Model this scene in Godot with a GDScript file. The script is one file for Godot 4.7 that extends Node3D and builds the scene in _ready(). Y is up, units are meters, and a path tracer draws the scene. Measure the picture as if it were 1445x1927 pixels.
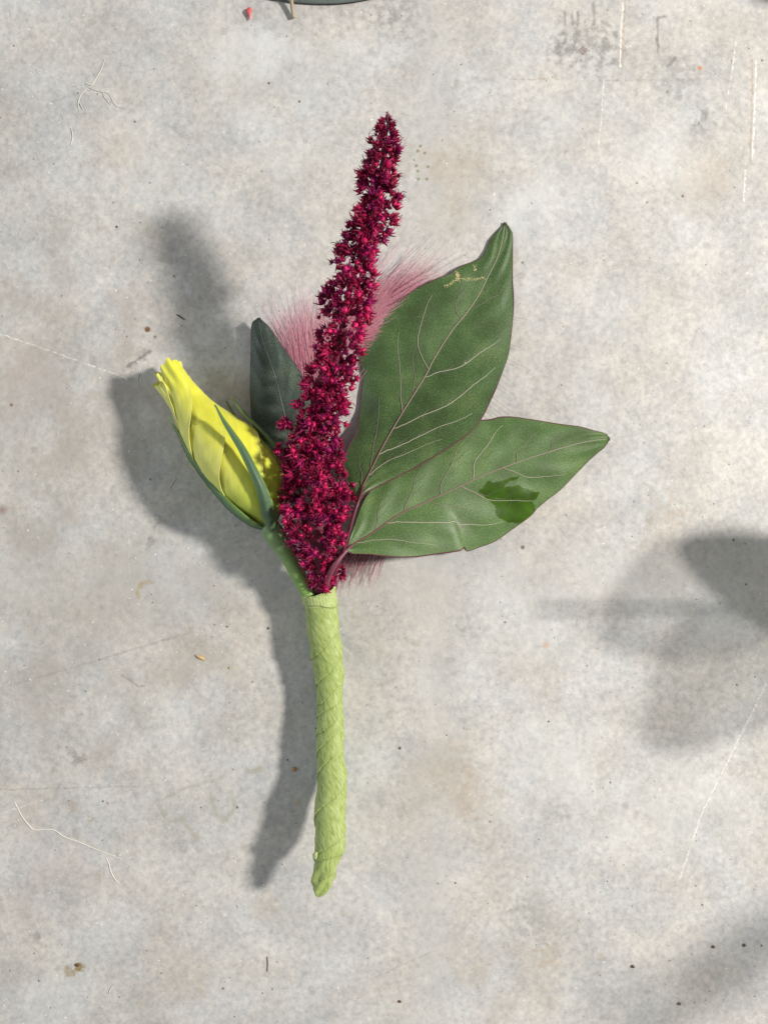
extends Node3D
# A boutonniere lying on a worn, polished stone table, seen straight from above.
# U is the size of one photograph pixel on the table top; D is the camera's height.
const U := 0.00011
const D := 0.153
const MM := 0.001
const WINDOW := Vector3(0.60, 0.47, -0.096)

var rng := RandomNumberGenerator.new()
var n_big := FastNoiseLite.new()
var n_mid := FastNoiseLite.new()
var n_fine := FastNoiseLite.new()


# ------------------------------------------------------------------ mesh building
class Build:
	var v := PackedVector3Array()
	var c := PackedColorArray()
	var uv := PackedVector2Array()
	var idx := PackedInt32Array()
	var mark := 0

	func vert(p: Vector3, col := Color.WHITE, t := Vector2.ZERO) -> int:
		v.append(p)
		c.append(col)
		uv.append(t)
		return v.size() - 1

	func quad(a: int, b: int, d: int, e: int) -> void:
		idx.append_array(PackedInt32Array([a, b, d, a, d, e]))

	func tri(a: int, b: int, d: int) -> void:
		idx.append_array(PackedInt32Array([a, b, d]))

	# makes the closed piece added since the last call face outwards
	func close() -> void:
		if mark >= idx.size():
			return
		var o := v[idx[mark]]
		var vol := 0.0
		for k in range(mark, idx.size(), 3):
			vol += (v[idx[k]] - o).dot((v[idx[k + 2]] - o).cross(v[idx[k + 1]] - o))
		if vol < 0.0:
			for k in range(mark, idx.size(), 3):
				var s := idx[k + 1]
				idx[k + 1] = idx[k + 2]
				idx[k + 2] = s
		mark = idx.size()

	func mesh(mat: Material) -> ArrayMesh:
		var n := PackedVector3Array()
		n.resize(v.size())
		for k in range(0, idx.size(), 3):
			var a := v[idx[k]]
			var f := (v[idx[k + 2]] - a).cross(v[idx[k + 1]] - a) * 1.0e6
			n[idx[k]] += f
			n[idx[k + 1]] += f
			n[idx[k + 2]] += f
		for k in n.size():
			n[k] = n[k].normalized() if n[k].length_squared() > 1e-20 else Vector3.UP
		var arr := []
		arr.resize(Mesh.ARRAY_MAX)
		arr[Mesh.ARRAY_VERTEX] = v
		arr[Mesh.ARRAY_NORMAL] = n
		arr[Mesh.ARRAY_COLOR] = c
		arr[Mesh.ARRAY_TEX_UV] = uv
		arr[Mesh.ARRAY_INDEX] = idx
		var m := ArrayMesh.new()
		m.add_surface_from_arrays(Mesh.PRIMITIVE_TRIANGLES, arr)
		m.surface_set_material(0, mat)
		return m

	# a tapered tube along path; colour from col[0] (start) to col[1] (end)
	func tube(path: PackedVector3Array, radii: PackedFloat32Array, seg: int, c0: Color, c1: Color, flat := 1.0) -> void:
		var m := path.size()
		var side := Vector3.ZERO
		var first := v.size()
		for i in m:
			var t := (path[mini(i + 1, m - 1)] - path[maxi(i - 1, 0)]).normalized()
			if i == 0:
				side = t.cross(Vector3.UP if absf(t.y) < 0.9 else Vector3.RIGHT).normalized()
			side = (side - t * side.dot(t)).normalized()
			var up := side.cross(t).normalized()
			var col := c0.lerp(c1, float(i) / (m - 1))
			for j in seg:
				var a := TAU * j / seg
				vert(path[i] + (side * cos(a) + up * sin(a) * flat) * radii[i], col, Vector2(float(j) / seg, float(i) / m))
		for i in m - 1:
			for j in seg:
				var a := first + i * seg + j
				var b := first + i * seg + (j + 1) % seg
				quad(a, b, b + seg, a + seg)
		var s := vert(path[0], c0)
		var e := vert(path[m - 1], c1)
		for j in seg:
			tri(s, first + (j + 1) % seg, first + j)
			tri(e, first + (m - 1) * seg + j, first + (m - 1) * seg + (j + 1) % seg)
		close()

	# a sheet of thickness th from a grid of rows (each of w points), with its own rim
	func sheet(top: PackedVector3Array, cols: PackedColorArray, w: int, th: float) -> void:
		var h := top.size() / w
		var nrm := PackedVector3Array()
		nrm.resize(top.size())
		for i in h:
			for j in w:
				var du := top[i * w + mini(j + 1, w - 1)] - top[i * w + maxi(j - 1, 0)]
				var dv := top[mini(i + 1, h - 1) * w + j] - top[maxi(i - 1, 0) * w + j]
				var q := du.cross(dv)
				nrm[i * w + j] = q.normalized() if q.length_squared() > 1e-20 else (nrm[i * w + j - 1] if i * w + j > 0 else Vector3.UP)
		var a := v.size()
		for k in top.size():
			vert(top[k], cols[k], Vector2(top[k].x, top[k].z))
		var b := v.size()
		for k in top.size():
			vert(top[k] - nrm[k] * th, cols[k], Vector2(top[k].x, top[k].z))
		for i in h - 1:
			for j in w - 1:
				var k := i * w + j
				quad(a + k, a + k + 1, a + k + 1 + w, a + k + w)
				quad(b + k, b + k + w, b + k + 1 + w, b + k + 1)
		var rim := PackedInt32Array()
		for j in w - 1:
			rim.append(j)
		for i in h - 1:
			rim.append(i * w + w - 1)
		for j in w - 1:
			rim.append((h - 1) * w + w - 1 - j)
		for i in h - 1:
			rim.append((h - 1 - i) * w)
		var r := v.size()
		for k in rim:
			vert(top[k], cols[k], Vector2(top[k].x, top[k].z))
			vert(top[k] - nrm[k] * th, cols[k], Vector2(top[k].x, top[k].z))
		for k in rim.size():
			var p := r + 2 * k
			var q := r + 2 * ((k + 1) % rim.size())
			quad(p, p + 1, q + 1, q)
		close()


# ------------------------------------------------------------------ small helpers
func ground(x: float, y: float, h: float) -> Vector3:
	return Vector3((x - 722.5) * U, h * MM, (y - 963.5) * U)


# the point at height h (mm) that the photograph shows at pixel x, y
func at(x: float, y: float, h: float) -> Vector3:
	var k := 1.0 - h * MM / D
	return Vector3((x - 722.5) * U * k, h * MM, (y - 963.5) * U * k)


func ats(list: Array) -> PackedVector3Array:
	var out := PackedVector3Array()
	for p: Vector3 in list:
		out.append(at(p.x, p.y, p.z))
	return out


func xyh(flat: Array, heights: Array) -> PackedVector3Array:
	# flat: x, y, x, y ...; heights spread evenly along the list
	var out := PackedVector3Array()
	var m := flat.size() / 2
	for i in m:
		var f := float(i) / (m - 1) * (heights.size() - 1)
		var k := mini(int(f), heights.size() - 2)
		out.append(at(flat[2 * i], flat[2 * i + 1], lerpf(heights[k], heights[k + 1], f - k)))
	return out


func spline(p: PackedVector3Array, n: int) -> PackedVector3Array:
	var m := p.size()
	var len_at := PackedFloat32Array([0.0])
	for i in range(1, m):
		len_at.append(len_at[i - 1] + p[i].distance_to(p[i - 1]))
	var out := PackedVector3Array()
	var k := 0
	for i in n:
		var s := len_at[m - 1] * i / (n - 1)
		while k < m - 2 and len_at[k + 1] < s:
			k += 1
		var w := clampf((s - len_at[k]) / maxf(len_at[k + 1] - len_at[k], 1e-9), 0, 1)
		out.append(p[k].cubic_interpolate(p[k + 1], p[maxi(k - 1, 0)], p[mini(k + 2, m - 1)], w))
	return out


func taper(n: int, list: Array) -> PackedFloat32Array:
	var out := PackedFloat32Array()
	for i in n:
		var f := float(i) / (n - 1) * (list.size() - 1)
		var k := mini(int(f), list.size() - 2)
		out.append(lerpf(list[k], list[k + 1], f - k) * MM)
	return out


func along(list: Array, s: float) -> float:
	# piecewise linear: list of Vector2(position, value), positions rising
	for k in list.size() - 1:
		if s <= list[k + 1].x:
			var t: float = clampf((s - list[k].x) / (list[k + 1].x - list[k].x), 0, 1)
			return lerpf(list[k].y, list[k + 1].y, t)
	return list[-1].y


func part(called: String, m: Mesh, parent: Node, kind := "") -> MeshInstance3D:
	var o := MeshInstance3D.new()
	o.name = called
	o.mesh = m
	if kind:
		o.set_meta("kind", kind)
	parent.add_child(o, true)
	return o


func thing(called: String, label: String, category: String, group := "") -> Node3D:
	var o := Node3D.new()
	o.name = called
	add_child(o, true)
	tag(o, label, category, group)
	return o


func tag(o: Node, label: String, category: String, group := "") -> void:
	o.set_meta("label", label)
	o.set_meta("category", category)
	if group:
		o.set_meta("group", group)


func lin(r: float, g: float, b: float) -> Color:
	return Color(r, g, b).srgb_to_linear()


func paint(rough := 0.6, spec := 0.5) -> StandardMaterial3D:
	var m := StandardMaterial3D.new()
	m.vertex_color_use_as_albedo = true
	m.roughness = rough
	m.metallic_specular = spec
	return m


func _ready() -> void:
	rng.seed = 7
	n_big.seed = 3
	n_big.frequency = 0.006
	n_big.fractal_octaves = 4
	n_mid.seed = 5
	n_mid.frequency = 0.045
	n_mid.fractal_octaves = 3
	n_fine.seed = 9
	n_fine.frequency = 0.25
	n_fine.fractal_octaves = 3

	# camera
	var cam := Camera3D.new()
	cam.name = "camera"
	cam.position = Vector3(0, D, 0)
	cam.rotation_degrees = Vector3(-90, 0, 0)
	cam.fov = 2.0 * rad_to_deg(atan(963.5 * U / D))
	cam.near = 0.01
	cam.far = 10.0
	add_child(cam)
	cam.current = true

	# the dim room around the table
	var env := Environment.new()
	env.background_mode = Environment.BG_COLOR
	env.background_color = Color(0.305, 0.302, 0.30).linear_to_srgb()
	env.tonemap_mode = Environment.TONE_MAPPER_LINEAR
	env.tonemap_exposure = 1.0
	env.sdfgi_enabled = true
	env.ssao_enabled = true
	env.ssil_enabled = true
	var we := WorldEnvironment.new()
	we.name = "room_light"
	we.environment = env
	add_child(we)

	# window to the right, a little beyond the top of the picture
	window_light("window_light", WINDOW, Vector2(0.066, 0.066), 0.91, Color(1.0, 0.975, 0.94))
	# wide cool window low on the left
	window_light("far_window", Vector3(-1.50, 0.74, -0.20), Vector2(0.60, 0.46), 0.74, Color(0.90, 0.96, 1.0))

	build_table()
	build_boutonniere()
	build_neighbours()
	build_litter()


func window_light(called: String, pos: Vector3, size: Vector2, energy: float, col: Color) -> void:
	var l := AreaLight3D.new()
	l.name = called
	l.area_size = size
	l.light_energy = energy
	l.light_color = col
	l.area_range = 5.0
	l.shadow_enabled = true
	add_child(l)
	l.look_at_from_position(pos, Vector3.ZERO, Vector3.UP)


# ------------------------------------------------------------------ the table
const TW := 1536
const TH := 2048
const TS := 0.8503   # texels per photograph pixel
var table_image: Image


func tx(x: float) -> float:
	return (x - 722.5) * TS + TW * 0.5


func ty(y: float) -> float:
	return (y - 963.5) * TS + TH * 0.5


func dab(x: float, y: float, r: float, col: Color, a: float, rough := 0.0) -> void:
	# a soft-edged stain at photograph pixel x, y; rough breaks it up with noise
	var cx := tx(x)
	var cy := ty(y)
	var rr := maxf(r * TS, 0.7)
	for j in range(maxi(0, int(cy - rr)), mini(TH, int(cy + rr) + 2)):
		for i in range(maxi(0, int(cx - rr)), mini(TW, int(cx + rr) + 2)):
			var d := Vector2(i + 0.5 - cx, j + 0.5 - cy).length() / rr
			if rough > 0.0:
				d += rough * (n_mid.get_noise_2d(i * 1.3, j * 1.3) if r < 70.0 else 0.8 * n_big.get_noise_2d(i * 1.6, j * 1.6) + 0.16 * n_mid.get_noise_2d(i, j))
			var k := a * (1.0 - smoothstep(0.45 if r < 14.0 else -0.1, 1.0, d)) * (1.0 if r < 14.0 else 1.15)
			if rough > 0.0:
				k *= 0.8 + (0.6 if r < 70.0 else 0.12) * n_fine.get_noise_2d(i, j)
			if k > 0.003:
				table_image.set_pixel(i, j, table_image.get_pixel(i, j).lerp(col, clampf(k, 0, 1)))


func stroke(pts: Array, r: float, col: Color, a: float, breaks := 0.0) -> void:
	for k in pts.size() - 1:
		var p: Vector2 = pts[k]
		var q: Vector2 = pts[k + 1]
		var n := int(p.distance_to(q) / maxf(r * 0.8, 0.9)) + 1
		for i in n:
			var w := p.lerp(q, float(i) / n)
			var g := n_mid.get_noise_2d(w.x * 2.0, w.y * 2.0)
			if breaks > 0.0 and g < breaks - 0.5:
				continue
			dab(w.x + g * 2.0, w.y + n_mid.get_noise_2d(w.y * 2.0, w.x) * 2.0, r * (0.8 + 0.8 * absf(g)), col, a * (0.5 + 0.8 * absf(g)))


func build_table() -> void:
	# broad tone of the stone: rows of greys over the photographed area, resized smoothly
	var tone := FastNoiseLite.new()
	tone.seed = 21
	tone.frequency = 0.0042
	tone.fractal_octaves = 3
	var big := tone.get_seamless_image(TW, TH).get_data()
	tone.seed = 33
	tone.frequency = 0.012
	tone.fractal_octaves = 4
	var mott := tone.get_seamless_image(TW, TH).get_data()
	tone.seed = 44
	tone.frequency = 0.05
	tone.fractal_octaves = 3
	var grit := tone.get_seamless_image(TW, TH).get_data()
	tone.seed = 55
	tone.frequency = 0.006
	var hue := tone.get_seamless_image(TW, TH).get_data()
	tone.seed = 71
	tone.frequency = 0.085
	tone.fractal_octaves = 4
	var fleck := tone.get_seamless_image(TW, TH).get_data()
	tone.seed = 66
	tone.noise_type = FastNoiseLite.TYPE_VALUE
	tone.frequency = 0.33
	tone.fractal_octaves = 2
	var fine := tone.get_seamless_image(TW, TH).get_data()
	var px := PackedByteArray()
	px.resize(TW * TH * 3)
	var o := 0
	for k in TW * TH:
		var g := 186.0 + (big[k] - 128) * 0.075 + (mott[k] - 128) * 0.075 + (grit[k] - 128) * 0.07 + (fine[k] - 128) * 0.06 + clampf((fleck[k] - 160) * 0.3, 0, 6) - clampf((96 - fleck[k]) * 0.4, 0, 9)
		var w := (hue[k] - 128) * 0.022 + (grit[k] - 128) * 0.012
		px[o] = int(clampf(g + 1.4 + w, 0, 255))
		px[o + 1] = int(clampf(g + 0.2, 0, 255))
		px[o + 2] = int(clampf(g - 2.6 - w * 1.3, 0, 255))
		o += 3
	table_image = Image.create_from_data(TW, TH, false, Image.FORMAT_RGB8, px)

	# worn and stained areas; wide greys at the left paint in the fading light
	var brown := Color8(166, 149, 128)
	var pale := Color8(214, 217, 217)
	var smoke := Color8(112, 112, 110)
	for s: Array in [[845, 330, 150, brown, .22], [770, 300, 90, brown, .16], [1330, 340, 110, brown, .2], [840, 1480, 110, brown, .24], [905, 1470, 90, brown, .14],
			[200, 290, 90, brown, .14], [1000, 1830, 120, brown, .14], [880, 1790, 80, brown, .2], [1040, 1800, 40, brown, .3], [440, 1180, 120, brown, .16], [340, 1250, 90, brown, .12],
			[420, 1370, 60, brown, .14], [190, 800, 170, brown, .10], [1250, 970, 60, brown, .22], [700, 1200, 70, brown, .16], [100, 1480, 110, brown, .14], [330, 1860, 130, brown, .14],
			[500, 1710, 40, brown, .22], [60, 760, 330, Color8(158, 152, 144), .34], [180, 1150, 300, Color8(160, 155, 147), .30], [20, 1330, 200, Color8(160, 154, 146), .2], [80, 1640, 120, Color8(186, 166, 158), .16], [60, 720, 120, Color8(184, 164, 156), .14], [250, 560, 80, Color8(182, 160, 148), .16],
			[470, 130, 130, pale, .4], [590, 130, 120, pale, .35], [300, 330, 100, pale, .3], [560, 300, 100, pale, .22], [980, 390, 110, pale, .4], [1250, 300, 110, pale, .3], [1050, 220, 90, pale, .25],
			[1300, 1500, 140, pale, .25], [1050, 1450, 160, pale, .3], [1000, 1200, 140, pale, .25], [1040, 1690, 60, pale, .3], [470, 1740, 50, pale, .3], [710, 1440, 60, pale, .3], [90, 1900, 120, pale, .2],
			[1340, 1180, 90, pale, .2], [350, 545, 16, pale, .5], [1190, 1560, 90, pale, .2], [330, 1330, 60, pale, .2]]:
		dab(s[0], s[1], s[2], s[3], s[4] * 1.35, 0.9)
	for s: Array in [[1105, 85, 60, .4], [1055, 92, 32, .45], [1150, 95, 40, .25], [1270, 140, 60, .25], [1325, 222, 22, .5], [1310, 245, 20, .25], [145, 1428, 18, .5], [70, 1762, 16, .35], [480, 12, 60, .2], [640, 14, 60, .2], [760, 20, 60, .28],
			[1010, 1740, 60, .2], [1000, 1700, 50, .14], [300, 985, 14, .45], [285, 1020, 10, .35], [270, 665, 16, .35], [250, 690, 10, .3], [340, 1590, 30, .2], [1120, 1860, 60, .12], [720, 1500, 20, .15], [560, 235, 30, .12], [730, 20, 40, .2]]:
		dab(s[0], s[1], s[2], smoke, s[3], 1.1)
	# ghost marks left by lettering and cups
	for x in [1062, 1076, 1086]:
		stroke([Vector2(x, 22), Vector2(x + 1, 50)], 3.5, smoke, .35)
	stroke([Vector2(1116, 4), Vector2(1118, 48)], 4.5, smoke, .32)
	stroke([Vector2(1132, 40), Vector2(1150, 52)], 5.0, smoke, .25)
	stroke([Vector2(1237, 100), Vector2(1237, 32), Vector2(1256, 32)], 3.5, smoke, .4)
	stroke([Vector2(1256, 125), Vector2(1272, 105)], 5.0, smoke, .45)
	var stain := Color8(164, 161, 148)
	stroke([Vector2(298, 1514), Vector2(318, 1545), Vector2(352, 1540)], 5.0, stain, .5)
	stroke([Vector2(342, 1542), Vector2(374, 1582)], 7.0, stain, .6)
	stroke([Vector2(398, 1500), Vector2(405, 1532), Vector2(425, 1542), Vector2(442, 1520), Vector2(434, 1484)], 6.0, stain, .45)
	stroke([Vector2(298, 1508), Vector2(350, 1482), Vector2(420, 1464)], 4.0, stain, .3)
	stroke([Vector2(465, 1452), Vector2(500, 1446)], 9.0, Color8(150, 146, 124), .4)
	stroke([Vector2(268, 1097), Vector2(258, 1112), Vector2(264, 1128)], 5.0, Color8(168, 152, 122), .5)
	stroke([Vector2(262, 1098), Vector2(290, 1095)], 5.0, Color8(168, 152, 122), .35)
	stroke([Vector2(1097, 88), Vector2(1104, 95), Vector2(1097, 103), Vector2(1089, 96), Vector2(1097, 88)], 1.8, Color8(120, 100, 92), .6)
	dab(1098, 95, 5, Color8(120, 104, 98), .5)
	stroke([Vector2(1085, 152), Vector2(1330, 150)], 2.5, Color8(140, 132, 124), .28, .35)
	stroke([Vector2(960, 150), Vector2(1060, 148)], 2.5, Color8(150, 138, 120), .35, .3)
	stroke([Vector2(0, 1486), Vector2(260, 1480)], 2.0, Color8(140, 135, 128), .3, .2)
	stroke([Vector2(240, 690), Vector2(285, 660)], 4.0, Color8(110, 106, 104), .4)
	stroke([Vector2(0, 1295), Vector2(90, 1270), Vector2(360, 1190)], 3.0, Color8(138, 134, 128), .25, .2)
	stroke([Vector2(230, 1270), Vector2(262, 1292), Vector2(276, 1290)], 3.0, Color8(140, 132, 122), .4)
	# long shiny scratches
	var white := Color8(236, 234, 228)
	stroke([Vector2(0, 628), Vector2(80, 655), Vector2(240, 712)], 1.4, white, .75, .25)
	stroke([Vector2(1442, 1285), Vector2(1385, 1400), Vector2(1320, 1530), Vector2(1278, 1655)], 1.4, white, .85, .2)
	stroke([Vector2(1422, 112), Vector2(1419, 200), Vector2(1414, 300)], 2.0, white, .9, .25)
	stroke([Vector2(1415, 112), Vector2(1411, 310)], 3.0, brown, .4)
	stroke([Vector2(1402, 310), Vector2(1398, 380)], 1.8, white, .7, .3)
	stroke([Vector2(1386, 60), Vector2(1374, 150), Vector2(1364, 205)], 1.6, white, .6, .35)
	stroke([Vector2(1172, 0), Vector2(1167, 70), Vector2(1166, 128)], 2.0, white, .85, .2)
	stroke([Vector2(1176, 0), Vector2(1170, 128)], 3.0, brown, .4)
	stroke([Vector2(1135, 146), Vector2(1131, 220), Vector2(1125, 278)], 1.5, white, .55, .3)
	stroke([Vector2(150, 15), Vector2(170, 0), Vector2(138, 125)], 1.0, white, .35, .3)
	stroke([Vector2(42, 50), Vector2(105, 78)], 1.2, white, .6, .3)
	stroke([Vector2(55, 120), Vector2(150, 165)], 1.0, white, .5, .3)
	stroke([Vector2(180, 285), Vector2(190, 430), Vector2(130, 480)], 1.0, white, .35, .3)
	stroke([Vector2(240, 960), Vector2(245, 1090)], 1.0, white, .4, .3)
	stroke([Vector2(0, 1532), Vector2(80, 1505)], 1.2, white, .6, .3)
	stroke([Vector2(215, 1270), Vector2(195, 1320), Vector2(225, 1390)], 1.2, white, .4, .3)
	stroke([Vector2(165, 1690), Vector2(185, 1730)], 1.0, white, .6, .3)
	stroke([Vector2(170, 1750), Vector2(140, 1800)], 1.0, white, .45, .3)
	stroke([Vector2(700, 1842), Vector2(810, 1792)], 1.3, Color8(150, 146, 138), .5, .2)
	stroke([Vector2(940, 1720), Vector2(1000, 1700)], 1.2, Color8(150, 148, 142), .4, .2)
	# coloured spots
	dab(278, 620, 7, Color8(110, 76, 50), .9)
	dab(292, 634, 4, Color8(120, 90, 64), .6)
	dab(22, 762, 4, Color8(110, 70, 60), .6)
	dab(5, 960, 14, Color8(120, 92, 84), .5)
	dab(140, 1520, 20, Color8(160, 138, 124), .4, 0.8)
	dab(148, 1822, 13, Color8(126, 104, 60), .85, 0.6)
	dab(132, 1828, 12, Color8(140, 124, 88), .5, 0.8)
	dab(170, 1542, 10, Color8(150, 138, 120), .4, 0.8)
	dab(983, 1030, 5, Color8(96, 80, 66), .7)
	dab(1026, 1214, 8, Color8(196, 150, 120), .5)
	dab(1316, 128, 6, Color8(190, 128, 84), .75)
	dab(752, 1408, 3.5, Color8(80, 52, 44), .85)
	dab(560, 1510, 9, Color8(176, 140, 96), .3)
	for p in [[791, 275], [786, 284], [799, 288], [783, 312], [805, 314], [786, 322], [787, 337], [803, 337]]:
		dab(p[0], p[1], 4, Color8(118, 112, 82), .6)
	# dark flecks of the aggregate, then tiny glints painted white
	for k in 850:
		var x := rng.randf_range(-180, 1625)
		var y := rng.randf_range(-240, 2165)
		var big_one := rng.randf() < 0.13
		dab(x, y, rng.randf_range(1.8, 3.4) if big_one else rng.randf_range(0.8, 1.9), [Color8(58, 56, 54), Color8(84, 78, 66), Color8(74, 74, 70)][k % 3], rng.randf_range(.35, .9))
	for k in 420:
		dab(rng.randf_range(-180, 1625), rng.randf_range(-240, 2165), rng.randf_range(4, 11), [Color8(140, 138, 130), Color8(150, 140, 126)][k % 2], rng.randf_range(.12, .32), 0.8)
	for k in 2200:
		var x := rng.randf_range(-180, 1625)
		var y := rng.randf_range(-240, 2165)
		if x > 500 and rng.randf() < 0.55:
			continue
		var a := rng.randf() * TAU
		var l := rng.randf_range(0.5, 4.0)
		stroke([Vector2(x, y), Vector2(x + cos(a) * l, y + sin(a) * l)], rng.randf_range(0.6, 1.1), Color8(250, 250, 248), rng.randf_range(.6, 1.0))

	var m := StandardMaterial3D.new()
	m.resource_name = "worn_stone"
	m.albedo_texture = ImageTexture.create_from_image(table_image)
	m.roughness = 0.55
	m.metallic_specular = 0.4
	m.uv1_scale = Vector3(TS / U / TW, TS / U / TH, 1)
	m.uv1_offset = Vector3(0.5, 0.5, 0)
	var relief := NoiseTexture2D.new()
	relief.width = 1024
	relief.height = 1024
	relief.seamless = true
	var rn := FastNoiseLite.new()
	rn.seed = 12
	rn.frequency = 0.06
	rn.fractal_octaves = 4
	relief.noise = rn
	m.heightmap_enabled = true
	m.heightmap_texture = relief
	m.heightmap_scale = 0.006
	var b := Build.new()
	var q := 0.30
	var edge := 0.0015
	# a bevelled slab, its top at height 0
	var rings := [[q, 0.0], [q + edge, -edge], [q + edge, -0.03], [q, -0.03]]
	for k in rings.size() - 1:
		var base := b.v.size()
		for r: Array in [rings[k], rings[k + 1]]:
			for corner in [Vector2(-1, -1), Vector2(1, -1), Vector2(1, 1), Vector2(-1, 1)]:
				var p := Vector3(corner.x * r[0], r[1], corner.y * r[0])
				b.vert(p, Color.WHITE, Vector2(p.x, p.z + p.y))
		for j in 4:
			b.quad(base + j, base + (j + 1) % 4, base + 4 + (j + 1) % 4, base + 4 + j)
	for y in [0.0, -0.03]:
		var base := b.v.size()
		for corner in [Vector2(-1, -1), Vector2(1, -1), Vector2(1, 1), Vector2(-1, 1)]:
			b.vert(Vector3(corner.x * q, y, corner.y * q), Color.WHITE, corner * q)
		if y == 0.0:
			b.quad(base, base + 3, base + 2, base + 1)
		else:
			b.quad(base, base + 1, base + 2, base + 3)
	b.close()
	var top := part("table_top", b.mesh(m), self)
	top.set_meta("kind", "structure")


# ------------------------------------------------------------------ leaves
func grain(called: String, col: Color, amount: float, speck: float, seed_: int, size := Vector2i(512, 512)) -> Image:
	# leaf skin: mottled colour with fine pale hairs, 1 texel = one photograph pixel
	var im := Image.create_empty(size.x, size.y, false, Image.FORMAT_RGB8)
	im.resource_name = called
	var f := FastNoiseLite.new()
	f.seed = seed_
	f.frequency = 0.012
	f.fractal_octaves = 3
	var g := FastNoiseLite.new()
	g.seed = seed_ + 1
	g.frequency = 0.42
	g.fractal_octaves = 2
	var net := FastNoiseLite.new()
	net.seed = seed_ + 2
	net.noise_type = FastNoiseLite.TYPE_CELLULAR
	net.cellular_return_type = FastNoiseLite.RETURN_DISTANCE2_SUB
	net.frequency = 0.055
	for j in size.y:
		for i in size.x:
			var a := f.get_noise_2d(i, j)
			var b := g.get_noise_2d(i, j)
			var k := 1.0 + amount * (a * 0.6 + b * 0.8)
			var c := Color(col.r * k, col.g * k, col.b * k)
			if a > 0.0:
				c = c.lerp(Color(col.g * 0.95, col.g * 1.02, col.b * 0.75), a * 0.3)
			else:
				c = c.lerp(Color(col.g * 0.98, col.g * 0.80, col.g * 0.62), -a * 0.14)
			var s := smoothstep(0.10, 0.42, b + a * 0.35) * speck * 1.3
			c = c.lerp(Color(0.66, 0.72, 0.62), s)
			# faint net of the finest veins
			var e := smoothstep(-0.86, -1.0, net.get_noise_2d(i + 5.0 * a, j + 5.0 * b))
			im.set_pixel(i, j, c.lerp(Color(0.50, 0.56, 0.44), e * 0.20))
	return im


func poly(flat: Array) -> PackedVector2Array:
	var out := PackedVector2Array()
	for k in range(0, flat.size(), 2):
		out.append(Vector2(flat[k], flat[k + 1]))
	return out


# surface of a leaf: grid built between its midrib and its two margins
class LeafShape:
	var mid: PackedVector3Array
	var left: PackedVector3Array
	var right: PackedVector3Array
	var arch := 0.08
	var seed_ := 0.0
	var noise: FastNoiseLite

	func point(t: float, v: float) -> Vector3:
		var n := mid.size() - 1
		var f := clampf(t, 0, 1) * n
		var k := mini(int(f), n - 1)
		var w := f - k
		var m := mid[k].lerp(mid[k + 1], w)
		var e := (left if v < 0 else right)
		var q := e[k].lerp(e[k + 1], w)
		var a := absf(v)
		var p := m.lerp(q, a)
		var width := m.distance_to(q)
		p.y += width * arch * sin(PI * minf(a, 1.0)) + width * 0.028 * noise.get_noise_3d(t * 60.0 + seed_, v * 30.0, seed_) * minf(a * 3.0, 1.0)
		# pillowed tissue between the side veins
		p.y += 0.00011 * sin((t * 7.0 - a * 1.5) * TAU + seed_) * sin(PI * minf(a, 1.0))
		return p


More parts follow.
